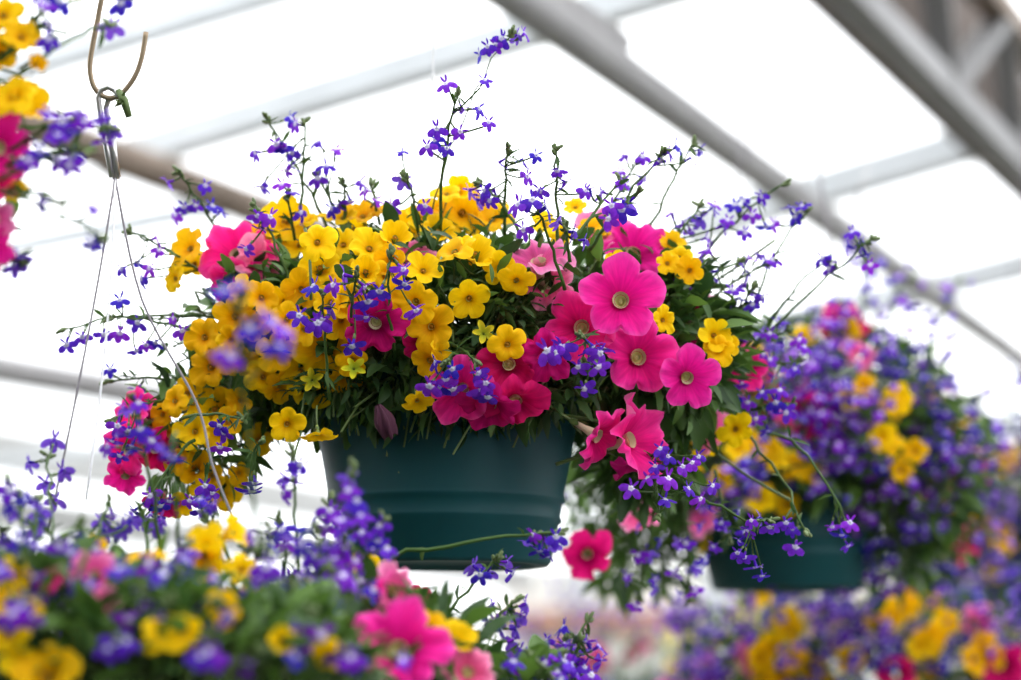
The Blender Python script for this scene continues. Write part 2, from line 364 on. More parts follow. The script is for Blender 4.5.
def pot(root, base, top_r, bot_r, H):
    """base = middle of the pot's underside"""
    mb = MB(); b = base - root.location; p = []
    def rr(z): return bot_r + (top_r - bot_r) * z / H
    p += [(.001, .004), (bot_r * .82, .004), (bot_r * .86, 0), (bot_r * .97, 0), (bot_r, .003)]
    for zc in (.036, .052): p += [(rr(zc - .0035), zc - .0035), (rr(zc) + .0016, zc - .0012), (rr(zc) + .0016, zc + .0012), (rr(zc + .0035), zc + .0035)]
    p += [(rr(H * .8), H * .8), (rr(H), H), (rr(H) - .003, H), (rr(.6 * H) - .003, H * .6)]
    lathe(mb, p, 72, 0, b); po = link('pot', mb.mesh('pot', ['pot']), (0, 0, 0), root)
    m2 = MB(); lathe(m2, [(top_r - .001, H - .022), (top_r + .005, H - .021), (top_r + .0062, H - .003), (top_r + .004, H + .001), (top_r - .002, H + .001)], 72, 0, b); link('pot_rim', m2.mesh('rim', ['pot']), (0, 0, 0), po)
    m3 = MB(); lathe(m3, [(.001, H - .012), (top_r * .5, H - .008), (top_r - .004, H - .014)], 40, 0, b); link('potting_soil', m3.mesh('soil', ['soil']), (0, 0, 0), root)
    return po
def basket_root(name, loc, label, group=None):
    o = bpy.data.objects.new(name, None); C.objects.link(o); o.location = loc; o.empty_display_size = .05
    return thing(o, label, 'hanging basket', group)
def hanger(root, apex, c, r, mat_='wire', rad=.0008, bow=.0, n=4, ph=.6, label=None):
    for k in range(n):
        t = ph + k * 2 * math.pi / n; e = c + Vector((r * math.cos(t), r * math.sin(t), 0)); mb = MB()
        tube(mb, [v - root.location for v in bez(apex, (apex + e) / 2 + Vector((0, 0, -bow)), e, 10)], rad, 6); link('hanging_wire', mb.mesh('wire', [mat_]), (0, 0, 0), root, label)
    mb = MB(); tube(mb, [apex - root.location + Vector((.012 * math.sin(t), 0, .03 + -.03 * math.cos(t) if t < 3.2 else .06 + .012 * math.sin(t))) for t in [i * .45 for i in range(11)]], rad * 2, 6); link('hanging_hook', mb.mesh('hook', ['steel']), (0, 0, 0), root)

# ================================================================== THE GREENHOUSE
DIRM = (Q(940, 307, 2.5) - Q(510, -8, 2.5)).normalized(); PER = Vector((DIRM.y, -DIRM.x, 0))
def struct(name, mb, mats, label=None, smooth=False):
    o = link(name, mb.mesh(name, mats, smooth), (0, 0, 0), None, label); o['kind'] = 'structure'; return o
# floor
mb = MB(); box(mb, (-14, -8, -.1), (20, 30, 0)); struct('floor', mb, ['gravel'])
# arched film roof and walls along DIRM
def sec(s, t): return Vector((0, 3.5, 0)) + DIRM * s + PER * t
prof = [(-5.2, 0), (-5.2, 1.2), (-5.15, 2.3)] + [(-5.15 + 10.3 * k / 14, 2.3 + 2.0 * math.sin(math.pi * k / 14)) for k in range(1, 14)] + [(5.15, 2.3), (5.2, 1.2), (5.2, 0)]
mb = MB(); V = []
for s in np.linspace(-9, 13, 12):
    for t, z in prof: q = sec(s, t); V.append((q.x, q.y, z))
mb.add(V, grid_faces(len(prof), 12)); struct('roof', mb, ['film'], smooth=True)
# far end wall: film gable above, pale boards below, with rails
def wallbox(mb, s0, s1, t0, t1, z0, z1, mi=0):
    V = [tuple(sec(s, t) + Vector((0, 0, z))) for s in (s0, s1) for t in (t0, t1) for z in (z0, z1)]
    mb.add(V, [(0, 1, 3, 2), (4, 6, 7, 5), (0, 4, 5, 1), (2, 3, 7, 6), (0, 2, 6, 4), (1, 5, 7, 3)], None, mi)
mb = MB(); wallbox(mb, 12.9, 12.98, -5.2, 5.2, 0, 2.45); struct('wall_far', mb, ['cream'])
mb = MB(); wallbox(mb, 12.78, 12.9, -5.2, 5.2, 1.96, 2.13); struct('trim_1', mb, ['redwood'])
for k, (t_, z_, w_) in enumerate(((-4.85, 2.26, .16), (-4.45, 2.46, .18), (-5.0, 1.95, .10))):
    mb = MB(); wallbox(mb, -5, 12.7, t_ - .08, t_, z_, z_ + w_); struct('trim_%d' % (k + 6), mb, ['curtain'])
for k, t in enumerate((-4.6, -3.4, -2.2)):
    mb = MB(); wallbox(mb, 12.80, 12.9, t, t + .09, 0, 3.6); struct('trim_%d' % (k + 2), mb, ['pale'])
mb = MB(); wallbox(mb, -5.6, -5.5, -5.3, 5.3, 0, 4.35); struct('wall_near_light_block', mb, ['sheet'])  # unseen opaque wall added behind the camera to cut the frontal light
for nm_, t_ in (('wall_left', -5.2), ('wall_right', 5.2)):
    mb = MB(); wallbox(mb, -5.6, 13, t_ - .04, t_ + .04, 0, 1.25); struct(nm_, mb, ['sheet'])
# pipes
def bar(name, p0, p1, r, m, label, ext=(0, 0), seg=20, flat=None, z=True):
    d = (p1 - p0).normalized(); p0 = p0 - d * ext[0]; p1 = p1 + d * ext[1]; mb = MB()
    if flat:
        x = d.cross(Vector((0, 0, 1))).normalized(); y = x.cross(d); V = []
        for p in (p0, p1): V += [tuple(p + x * a * flat[0] + y * b_ * flat[1]) for a, b_ in ((-.5, -.5), (.5, -.5), (.5, .5), (-.5, .5))]
        mb.add(V, [(0, 1, 5, 4), (1, 2, 6, 5), (2, 3, 7, 6), (3, 0, 4, 7), (3, 2, 1, 0), (4, 5, 6, 7)])
    else: tube(mb, [p0.lerp(p1, i / 10) for i in range(11)], r, seg)
    return struct(name, mb, [m], label, smooth=not flat)
bar('roof_beam', Q(514, -6, 2.5), Q(955, 312, 2.5), .033, 'galv', 'thick grey pipe running diagonally overhead behind the tallest lobelia', (1.2, 6))
a_, b_ = Q(602, 62, 2.5), Q(626, 78, 2.5)
bar('roof_beam', Q(535, -8, 2.55), Q(592, 30, 2.55), .030, 'galv', 'short upper grey pipe lapped on top of the diagonal pipe', (1.0, .1))
bar('roof_beam', P(40, 128, 5.2), P(300, 226, 5.7), .042, 'brown', 'brown beam crossing behind the silver hanger clip', (1.5, 4))
bar('roof_beam', P(-40, 362, 6.4), P(150, 395, 6.9), .045, 'galv', 'dark low pipe at the left edge above the pale end wall', (1, 5))
def pal(px0, py0, D0, px1, py1, D1, wd, lab, m='pale'): bar('roof_purlin', P(px0, py0, D0), P(px1, py1, D1), 0, m, lab, (.05, .1), flat=(wd, wd * .9))
pal(120, 158, 5.6, 690, -18, 5.2, .075, 'pale grey purlin sloping up across the upper left')
pal(-60, 92, 6.4, 330, -26, 6.1, .075, 'pale purlin near the top left corner behind the hook')
pal(-60, 262, 7.2, 210, 208, 7.0, .06, 'faint pale purlin below the brown beam')
pal(700, 226, 6.3, 985, 140, 6.1, .09, 'pale purlin between the diagonal pipe and the truss')
pal(790, 322, 7.4, 1080, 252, 7.2, .09, 'pale grey purlin at right edge below the truss')
pal(-60, 470, 9.5, 160, 440, 9.3, .05, 'faint pale rail low on the left')
# truss: two chords, webs and the dark gutter board behind
tr = bpy.data.objects.new('roof_truss', None); C.objects.link(tr); tr['kind'] = 'structure'; tr['label'] = 'grey lattice truss with dark gutter board in the upper right corner'
lo0, lo1 = Q(850, -6, 2.72), Q(1054, 202, 2.72); d_ = (lo1 - lo0).normalized(); lo0 -= d_ * .8; lo1 += d_ * 4; up_ = Vector((0, 0, .25)); sh = PER * .05
tr.location = lo0
def tbar(name, a, b, r, m, flat=None):
    o = bar(name, a, b, r, m, None, flat=flat); del o['kind']; o.parent = tr; o.location = -lo0; return o
tbar('lower_chord', lo0, lo1, 0, 'dull', (.058, .055)); tbar('upper_chord', lo0 + up_ + sh, lo1 + up_ + sh, 0, 'brown', (.06, .045))
L_ = (lo1 - lo0).length; k = 0; s = .15
while s < L_ - .5:
    a = lo0 + d_ * s; b = lo0 + d_ * (s + .35) + up_ + sh; c = lo0 + d_ * (s + .7)
    tbar('web_bar', a, b, 0, 'dull', (.055, .03)); tbar('web_bar', b, c, 0, 'dull', (.055, .03)); s += .7
mb = MB(); bo = PER * -.07
V = [tuple(q - lo0) for q in (lo0 + bo, lo1 + bo, lo1 + bo + up_ * 1.55, lo0 + bo + up_ * 1.55)] + [tuple(q - lo0) for q in (lo0 + bo * 1.2, lo1 + bo * 1.2, lo1 + bo * 1.2 + up_ * 1.55, lo0 + bo * 1.2 + up_ * 1.55)]
mb.add(V, [(0, 1, 2, 3), (7, 6, 5, 4), (0, 4, 5, 1), (3, 2, 6, 7), (1, 5, 6, 2), (0, 3, 7, 4)]); link('gutter_board', mb.mesh('board', ['board'], False), (0, 0, 0), tr)
# far post with yellow sheets, behind and between the right-hand baskets
pp = P(716, 620, 6.5)
for nm, m, dx, wd, z1 in (('support_post', 'pale', 0, .07, 2.05),):
    mb = MB(); box(mb, (pp.x - wd / 2, pp.y - .03, 0), (pp.x + wd / 2, pp.y + .03, z1)); o = struct('support_post', mb, [m], 'pale upright post far behind, below the gap between baskets')
for sx in (-.085, .085):
    mb = MB(); box(mb, (pp.x + sx - .045, pp.y - .012, 1.2), (pp.x + sx + .045, pp.y + .0, 1.72 if sx < 0 else 1.76)); o = link('yellow_trap_sheet', mb.mesh('sheet', ['yellow'], False))
    thing(o, 'blurred yellow sheet on the %s of the far pale post' % ('left side' if sx < 0 else 'right side'), 'yellow sheet')

# ================================================================== THE MAIN HANGING BASKET
def E(px, py, D, rx, ry, rz): return (P(px, py, D), (rx, ry, rz))
HC = P(446, 566, 1.93)
hero = basket_root('hanging_basket', HC, 'dark teal hanging basket in focus at centre, overflowing with yellow, pink and violet flowers')
pot(hero, HC, .112, .084, .150)
HB = [E(440, 335, 1.96, .205, .165, .085), E(270, 345, 1.96, .085, .10, .075), E(205, 425, 1.94, .048, .07, .062), E(648, 350, 1.96, .080, .11, .085), E(640, 430, 2.03, .05, .07, .07), E(450, 395, 1.91, .115, .095, .03)]
def keep(p):
    d = p - EYE; D = d.dot(FWD); px = 510.5 + d.dot(RIGHT) / D * FPX; py = 340 - d.dot(UP) / D * FPX
    return (py > 428 and 315 < px < 590) or (px < 225 and py < 385 and R_.random() < .6)
foliage(hero, HB, 3300, R_, size=(.011, .024), keepout=keep)
def keep2(p):
    d = p - EYE; D = d.dot(FWD); return keep(p) or 510.5 + d.dot(RIGHT) / D * FPX < 235
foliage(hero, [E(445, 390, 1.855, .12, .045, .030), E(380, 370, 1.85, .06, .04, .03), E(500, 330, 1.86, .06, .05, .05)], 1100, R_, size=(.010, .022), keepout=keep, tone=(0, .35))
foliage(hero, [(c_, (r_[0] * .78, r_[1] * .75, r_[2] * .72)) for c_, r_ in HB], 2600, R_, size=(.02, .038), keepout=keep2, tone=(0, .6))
DP = dict(pink=71, rose=66, crimson=66)
def F3(px, py): return blob_hit(HB, px, py) - .019
def pet(kind, px, py, dia, f, D=None, off=0, shape=None, roll=None):
    D = (D or F3(px, py)) + off
    return flower(kind, hero, P(px, py, D), dia / 2 * D / FPX, camdir(f), R_.uniform(0, 6.28) if roll is None else roll, R_, shape=shape)
for a in [
    ('pink', 621, 298, 86, (-.05, .12, 1), 1.79, 0, 0, .3), ('pink', 581, 326, 80, (-.25, -.05, 1), 1.815, 0, 1, .9), ('pink', 641, 356, 82, (.22, -.05, 1), 1.82, 0, 1, .2),
    ('pink', 690, 380, 66, (.12, -.05, 1), 1.82, 0, 0, .35), ('pink', 606, 441, 76, (.72, -.4, .5), 1.81, 0, 3), ('pink', 640, 437, 84, (.72, .1, .5), 1.825, 0, 2),
    ('pink', 460, 394, 76, (-.1, -.45, .9), 1.77, 0, 3), ('crimson', 510, 364, 66, (-.1, -.1, 1), 1.785, 0, 4), ('crimson', 488, 412, 72, (-.1, -.75, .7), 1.772, 0, 3), ('crimson', 516, 408, 70, (.2, -.65, .8), 1.775, 0, 4),
    ('crimson', 548, 358, 60, (.25, -.3, .8), 1.785, 0, 3), ('crimson', 374, 325, 66, (-.25, -.35, .9), 1.78, 0, 4), ('rose', 408, 250, 62, (.1, .75, .5), 1.86, 0, 3),
    ('rose', 537, 252, 76, (.05, .8, .45), 1.83, 0, 4), ('rose', 548, 285, 60, (.2, .1, .8), 1.84, 0, 3), ('pink', 236, 248, 84, (-.25, .4, .8), 1.92, 0, 3), ('rose', 262, 262, 60, (.3, .4, .7), 1.91, 0, 4), ('pink', 232, 285, 56, (-.2, -.3, .8), 1.91, 0, 3),
    ('pink', 634, 248, 74, (.25, .5, .8), 1.92, 0, 1), ('rose', 602, 226, 62, (.0, .7, .6), 1.94, 0, 0), ('rose', 652, 268, 56, (.4, .3, .7), 1.96, 0, 3), ('rose', 672, 283, 50, (.4, .2, .7), 1.97, 0, 3),
    ('rose', 698, 305, 72, (.35, .5, .6), 1.99, 0, 0), ('crimson', 690, 325, 60, (.2, -.2, .8), 1.98, 0, 3), ('rose', 744, 348, 46, (.3, .4, .7), 2.0, 0, 4), ('pink', 748, 370, 48, (.2, -.2, .8), 1.99, 0, 3),
    ('rose', 713, 430, 54, (.3, -.1, .8), 2.0, 0, 3), ('rose', 642, 520, 50, (.2, -.5, .7), 2.1, 0, 3), ('crimson', 588, 558, 58, (0, -.5, .8), 2.17, 0, 4), ('crimson', 672, 420, 44, (.3, -.4, .7), 2.0, 0, 4),
    ('pink', 130, 408, 56, (-.3, .3, .8), 1.87, 0, 3), ('crimson', 150, 425, 50, (0, .1, 1), 1.88, 0, 1), ('pink', 122, 450, 58, (-.5, -.1, .8), 1.86, 0, 3), ('crimson', 152, 452, 54, (.1, -.2, .9), 1.87, 0, 4), ('pink', 125, 480, 46, (-.2, -.6, .7), 1.87, 0, 3), ('crimson', 160, 508, 44, (.1, -.6, .7), 1.88, 0, 3),
    ('crimson', 356, 330, 50, (-.3, .1, .9), 1.82, 0, 4), ('crimson', 420, 345, 40, (.2, -.6, .7), 1.80, 0, 4), ('crimson', 640, 470, 56, (.2, -.9, .3), 1.86, 0, 4)]:
    pet(*a)
o = flower('wither', hero, P(388, 430, 1.785), .016, camdir((0, -1, .15)), 0, R_)
GL = """465 211 62 0 .35 .9 4;492 214 50 .1 .4 .9 3;447 190 36 0 .7 .5;460 187 34 .1 .7 .5;452 246 52 -.1 .75 .6 3;478 250 46 .4 .3 .7;499 268 42 0 .1 1 0;516 282 40 .1 -.2 .9;
468 300 50 -.1 .1 1 0;430 326 54 0 .25 .9 1;424 268 42 0 .45 .8;414 302 50 0 0 1 1;509 345 44 .15 0 1 3;427 362 44 -.3 -.3 .8 0;418 404 36 0 -.75 .45 3;442 352 30 .2 .1 .8;
546 222 34 .1 .5 .7;560 236 30 .3 .3 .7;382 205 42 0 .8 .5;362 212 40 0 .7 .6;342 214 36 0 .7 .5;405 224 54 -.2 .6 .7;426 216 46 .2 .6 .6;396 234 42 0 .5 .7;440 228 38 .2 .6 .6;
370 245 50 0 .4 .8;390 260 40 .1 .2 .9;342 242 42 0 .4 .8;318 240 46 -.1 .4 .8;305 216 42 0 .8 .5;284 218 56 -.1 .6 .7;268 232 44 -.2 .4 .8;298 242 42 0 .4 .8;320 266 46 0 .3 .9 5;300 290 46 -.1 .1 1;284 302 42 -.1 0 1;
346 272 42 .1 .1 1;352 302 48 .1 0 1 5;340 322 44 0 -.1 1;386 276 40 .2 0 .9;396 292 38 .2 0 .9;186 246 48 -.5 .4 .7;172 278 32 -.6 .2 .7;194 262 34 -.3 .3 .8;233 316 46 -.1 .1 1;202 336 46 -.3 .3 .9;208 366 50 -.1 .1 1;
244 292 38 0 .2 .9;262 296 42 0 0 1;286 318 42 0 0 1;302 330 38 0 0 1;240 362 38 0 0 1;276 352 46 0 -.1 1;264 378 42 0 -.2 .9;280 388 38 -.1 -.3 .9;325 352 64 0 -.2 1 1;297 373 48 -.2 -.3 .8;312 386 56 0 -.5 .8;346 380 44 .2 -.4 .8;352 362 40 .2 -.2 .9;
286 425 44 0 0 1 0;318 440 44 .1 -.85 .4 3;258 440 36 0 -.3 .9;239 402 32 .3 0 .8;212 408 54 0 .3 .8 5;193 430 44 -.1 0 1;216 434 38 .1 0 1;228 422 34 .1 .1 .9;172 400 36 -.2 .1 .9;160 414 32 -.4 .1 .9;186 394 36 -.1 .3 .9;
176 442 48 -.2 -.3 .8;192 466 42 0 -.2 .9;176 462 36 -.2 -.2 .9;222 498 48 .1 -.6 .7 3;205 490 38 -.2 -.5 .8;240 474 28 .2 -.2 .8;210 478 32 0 -.3 .9;180 506 34 0 -.3 .9;672 240 34 .2 .4 .8;680 256 30 .2 .2 .9;690 270 32 .2 0 .9;668 262 28 0 .2 .9;
716 334 40 .2 .2 .9;720 350 36 .1 0 1;728 344 32 .3 .1 .8;665 320 32 .2 0 .9;736 430 40 .2 0 .9;600 240 30 0 .5 .7;590 226 28 0 .6 .6;575 205 26 0 .6 .6;618 262 30 .1 .2 .9;230 340 36 0 0 1;255 325 34 0 0 1;330 300 40 0 .1 1;
310 340 40 0 -.1 1;365 270 36 0 .2 .9;438 205 34 0 .7 .5;250 250 34 -.2 .3 .8;356 228 36 0 .6 .7;705 445 36 .2 -.2 .9"""
for k, row in enumerate(GL.replace('\n', '').split(';')):
    q = row.split(); q = [float(v) for v in q]; D = F3(q[0], q[1]) + R_.uniform(-.004, .024)
    if q[0] in (286, 318, 509, 430, 468, 427, 418, 442): D = min(D, 1.768 if q[0] == 509 else 1.785)
    flower('gold', hero, P(q[0], q[1], D), q[2] / 2 * D / FPX * .93, camdir(q[3:6]), R_.uniform(0, 6.28), R_, shape=int(q[6]) if len(q) > 6 else (R_.choice((3, 5, 6, 4)) if R_.random() < .3 else None))
for px, py in ((354, 368), (312, 380), (484, 333)): flower('star', hero, P(px, py, F3(px, py) - .012), .0085, camdir((0, .1, 1)), R_.uniform(0, 6), R_)

# lobelia shoots: (root x, y, depth, tip x, y, depth, flower points or a count, options)
def sp(root, ax, ay, aD, bx, by, bD, fl, **k):
    D1 = bD
    pts = None
    if isinstance(fl, str):
        pts = [P(float(p.split()[0]), float(p.split()[1]), D1 + R_.uniform(-.012, .012)) for p in fl.split(',')]; n = len(pts)
        tip = P(bx, by, bD); a0 = P(ax, ay, aD); pts.sort(key=lambda v: (v - tip).length, reverse=True)
    else: n = fl
    if root is hero and bD < 1.79: k.setdefault('size', .0103)
    k.setdefault('sag', .12)
    return sprig(root, P(ax, ay, aD), P(bx, by, bD), n, R_, fl=pts, **k)
for a in [
    (440, 235, 1.88, 459, 92, 1.83, '446 84,484 80,462 108,478 108,488 122,437 128,460 131,447 148,427 146,435 140'), (418, 232, 1.9, 404, 176, 1.88, '402 152,404 180,392 205,425 205', ),
    (565, 290, 1.80, 536, 205, 1.775, '519 204,545 208,524 229,533 200', dict(start=.8, rad=.0012)), (558, 250, 1.86, 556, 148, 1.84, '557 170,540 190,566 182,585 190'),
    (505, 235, 1.88, 507, 148, 1.86, '500 162,522 160,536 155,527 176,484 190,490 200'), (590, 250, 1.80, 640, 190, 1.78, '612 205,628 202,608 218,622 208', dict(start=.6)),
    (570, 262, 1.80, 566, 226, 1.79, '572 232,584 240,560 222', dict(start=.7)), (575, 240, 1.82, 622, 178, 1.86, '590 190,602 192,622 182'), (600, 235, 1.90, 664, 150, 1.88, '660 160,676 146,690 158,668 152', dict(start=.8)),
    (640, 250, 1.95, 694, 142, 1.95, '700 150', dict(start=.9, leaves=8)), (330, 235, 1.95, 266, 118, 1.93, '276 143,290 118,284 146,262 186,256 152', dict(start=.6)), (300, 215, 1.93, 305, 122, 1.93, '296 124,292 152,291 165,286 170', dict(start=.5)),
    (340, 225, 1.93, 316, 176, 1.93, '318 178,319 142,335 150,326 166', dict(start=.4)), (345, 225, 1.92, 344, 182, 1.91, '338 205,350 200,360 182,332 208'), (295, 240, 1.92, 287, 196, 1.90, '282 184,291 192,300 212'),
    (232, 260, 1.98, 178, 170, 1.97, '168 182,184 206,176 214,196 205,212 206,220 212,205 185', dict(start=.35)), (240, 300, 1.93, 128, 232, 1.92, '156 238,160 250,150 268,142 278,138 262,122 268', dict(start=.3)),
    (235, 320, 1.95, 62, 330, 1.90, '66 344,82 336,104 334,120 332,138 322,146 344,156 342,136 350', dict(start=.3)), (228, 345, 1.90, 108, 318, 1.88, '172 318,120 300,182 330', dict(start=.5)), (200, 385, 1.92, 108, 382, 1.92, 2, dict(start=.6, leaves=10)),
    (330, 400, 1.80, 322, 292, 1.765, '321 318,314 286,300 315,330 308,318 322', dict(start=.6, rad=.0011)), (352, 330, 1.79, 358, 270, 1.765, '334 284,364 286,368 300,352 345,366 316,345 275', dict(start=.5, rad=.0011)),
    (394, 350, 1.79, 391, 252, 1.765, '403 268,405 283,416 309,380 290', dict(start=.8, rad=.0011)), (470, 352, 1.80, 446, 362, 1.755, '436 362,452 368,438 386,452 388,446 378,430 385', dict(start=.5)),
    (452, 345, 1.80, 478, 362, 1.755, '478 372,486 382,488 396,482 388', dict(start=.5)), (600, 362, 1.80, 580, 336, 1.755, '547 350,562 346,592 346,600 352,598 366,578 366,584 388,556 352', dict(start=.4, rad=.0011)),
    (600, 400, 1.82, 585, 360, 1.80, 2), (645, 440, 1.85, 658, 520, 1.80, '660 448,668 456,655 466,648 478,668 478,682 466,692 462,698 456,688 488,700 498,712 485,665 500,632 488', dict(start=.2)),
    (650, 455, 1.88, 772, 520, 1.83, '740 540,748 530,760 518,744 556,756 566,762 575,752 520,770 526,738 552', dict(start=.72, sag=-.3)), (740, 430, 2.0, 806, 532, 1.88, '793 528,796 546,786 522', dict(start=.8, sag=.1)),
    (760, 430, 2.0, 846, 524, 1.9, '832 526,850 522,842 534,848 545', dict(start=.8, sag=.2)), (660, 330, 1.9, 740, 262, 1.93, '672 264,682 276,700 262,708 250,712 272,702 282,690 288,735 300', dict(start=.3)),
    (640, 300, 1.92, 700, 205, 1.95, '690 230,700 218,682 225,712 208,722 226,706 238,672 214'), (670, 300, 1.98, 786, 182, 1.97, '715 205,728 220,735 205,745 200,752 214,766 226,762 196,745 232', dict(start=.35)),
    (690, 320, 1.97, 772, 262, 1.95, '738 262,748 258,758 256,765 262,772 260,745 270', dict(start=.5)), (720, 370, 1.97, 752, 288, 1.93, '733 290,742 300,750 292,752 304,745 284,762 296', dict(start=.6)),
    (740, 345, 2.0, 808, 210, 1.98, '790 208,796 216,774 224,802 206', dict(start=.85)), (750, 350, 2.0, 872, 240, 1.97, '862 242,866 254,870 264,848 246,852 232', dict(start=.85)), (760, 340, 2.02, 830, 258, 1.98, '822 258,836 262,828 268', dict(start=.9)),
    (725, 420, 1.98, 792, 404, 1.95, '735 398,748 402,762 392,776 402,786 412,756 418,768 430,742 384,780 390', dict(start=.3)), (715, 470, 2.0, 730, 540, 2.0, 6), (660, 480, 2.05, 640, 600, 2.1, 8), (680, 470, 2.05, 690, 600, 2.1, 8),
    (180, 420, 1.85, 246, 420, 1.80, '220 425,224 432,220 446', dict(start=.6)), (252, 470, 1.80, 262, 440, 1.78, '255 482,252 490'), (195, 440, 1.85, 150, 500, 1.82, '150 495,160 505,145 505,170 500,135 510,155 515,142 520', dict(start=.3)),
    (215, 450, 1.83, 200, 500, 1.80, '205 485,196 502,212 492,200 510,190 500'), (170, 400, 1.88, 112, 420, 1.84, '118 425,128 430,112 440,132 445,120 455', dict(start=.5)), (300, 330, 1.85, 255, 205, 1.86, '258 215,262 228,270 216,246 248', dict(start=.8)),
    (520, 235, 1.86, 476, 180, 1.88, '470 190,482 196,494 190,478 200'), (600, 225, 1.95, 640, 160, 1.95, 5), (380, 225, 1.93, 372, 185, 1.93, '376 200,366 190'), (430, 220, 1.9, 512, 34, 1.86, '488 46,480 54,502 38,516 35,496 44,524 34', dict(start=.9, sag=.16, leaves=0, rad=.0006)),
    (700, 380, 2.0, 790, 330, 2.0, 7), (700, 400, 2.0, 800, 360, 2.02, 7)]:
    o_ = a[7] if len(a) > 7 else {}; sp(hero, *a[:7], **o_)
# trailing bare stems of the main basket
mb = MB()
for pts in ([(560, 415, 1.84), (590, 418, 1.83), (610, 425, 1.82)], [(305, 228, 1.79), (311, 250, 1.785), (311, 300, 1.78)], [(700, 440, 2.0), (740, 475, 1.97), (790, 500, 1.95)], [(640, 330, 2.0), (720, 280, 1.97), (775, 240, 1.97)]):
    v = [P(*p) - HC for p in pts]; mb = MB(); tube(mb, bez(v[0], v[1], v[2], 8), .0012, 6); link('plant_stem', mb.mesh('stem', ['stem']), (0, 0, 0), hero)
apx = P(433, -330, 2.02)
mb = MB(); tube(mb, [P(433, y, 2.02) - HC for y in np.linspace(-330, 300, 12)], .0009, 6); link('hanging_wire', mb.mesh('w', ['white']), (0, 0, 0), hero, 'white wire')

# ================================================================== OTHER BASKETS
BAS = 'hanging flower baskets'
def auto_basket(label, px, py, D, top_r, rx, ry, rz, seed, n_leaf, n_pet, n_gold, n_sprig, facing_back=False, blobs=None, wires=True, spray=.09, nfl=6, sz=1.0, detail=False, low=-.5, merged=False):
    """(px, py) is where the middle of the pot's underside is seen"""
    rng = random.Random(seed); base = P(px, py, D); root = basket_root('hanging_basket', base, label); H = .15
    pot(root, base, top_r, top_r * .7, H); c = base + Vector((0, 0, H + .03))
    B = [(c, (rx, ry, rz)), (c + Vector((-rx * .55, 0, -.05)), (rx * .45, ry * .7, rz * .8)), (c + Vector((rx * .55, 0, -.05)), (rx * .45, ry * .7, rz * .8)), (c + Vector((0, -ry * .5, -.03)), (rx * .6, ry * .4, rz * .6))] + (blobs or [])
    foliage(root, B, n_leaf, rng)
    def spot(k=1.0):
        while True:
            cc, r = rng.choices(B, [b[1][0] for b in B])[0]; d = Vector((rng.gauss(0, 1), rng.gauss(-.55, .8), rng.gauss(.25, .8))).normalized()
            if d.z < low: continue
            p = cc + Vector((d.x * r[0], d.y * r[1], d.z * r[2])) * k
            return p, Vector((d.x / r[0], d.y / r[1], d.z / r[2])).normalized()
    cl = [(spot()[0], rng.choice(('pink', 'crimson', 'rose'))) for _ in range(max(2, n_pet // 4))]
    for k in range(n_pet):
        p, n = spot(1.03)
        if rng.random() < .6: q = rng.choice(cl); p = min([spot(1.03)[0] for _ in range(6)], key=lambda v: (v - q[0]).length); kd = q[1]
        else: kd = rng.choice(('pink', 'crimson', 'rose'))
        flower(kd, root, p, rng.uniform(.024, .033) * sz, n + camdir((0, 0, 1)) * .7, rng.uniform(0, 6), rng, detail)
    clg = [spot()[0] for _ in range(max(2, n_gold // 9))]
    for k in range(n_gold):
        p, n = spot(1.03)
        if rng.random() < .7: q = rng.choice(clg); v = [spot(1.03) for _ in range(7)]; p, n = min(v, key=lambda z: (z[0] - q).length)
        flower('gold', root, p, rng.uniform(.014, .018) * sz, n + camdir((0, .1, 1)) * .6, rng.uniform(0, 6), rng, 'tube' if detail else False)
    for k in range(n_sprig):
        p, n = spot(.92); q = p + (n + Vector((rng.gauss(0, .4), rng.gauss(0, .4), rng.gauss(.1, .4)))).normalized() * rng.uniform(.5, 1.3) * spray
        sprig(root, p, q, nfl, rng, size=.0085 * sz, sag=rng.uniform(-.1, .2), start=.25, side=.015, leaves=3, buds=detail and rng.random() < .5, merged=merged)
    if wires:
        ap = c + Vector((0, 0, .62)); hanger(root, ap, base + Vector((0, 0, H)), top_r + .004)
    return root, B, rng

# foreground basket, lower left, with the silver clip hanger
AP = P(115, 178, 1.75)
fb, FBB, rg = auto_basket('out-of-focus foreground basket at lower left below the silver clip hanger', 120, 985, 1.66, .12, .22, .24, .085, 5, 2600, 8, 20, 26, wires=False, spray=.06, nfl=6, detail=True, low=-.3)
FX = []
for px, py, D, rx, ry, rz, n in ((330, 665, 1.52, .10, .10, .045, 700), (60, 650, 1.42, .12, .10, .05, 700), (470, 712, 1.62, .07, .08, .035, 400), (200, 675, 1.35, .10, .06, .04, 500)):
    B_ = E(px, py, D, rx, ry, rz); FX.append(B_); foliage(fb, [B_], n, rg)
FA = FBB + FX
def fd(px, py, D):
    d = ray(px, py)
    for c, r_ in FA:
        o = EYE - c; a = sum((d[i] / r_[i]) ** 2 for i in range(3)); b = 2 * sum(o[i] * d[i] / r_[i] ** 2 for i in range(3)); k = sum((o[i] / r_[i]) ** 2 for i in range(3)) - 1
        if b * b - 4 * a * k >= 0: D = min(D, (-b - math.sqrt(b * b - 4 * a * k)) / (2 * a) - .015)
    return D
def fpet(kind, px, py, D, dia, f, sh=None):
    D = fd(px, py, D); flower(kind, fb, P(px, py, D), dia / 2 * D / FPX, camdir(f), rg.uniform(0, 6), rg, True, shape=sh)
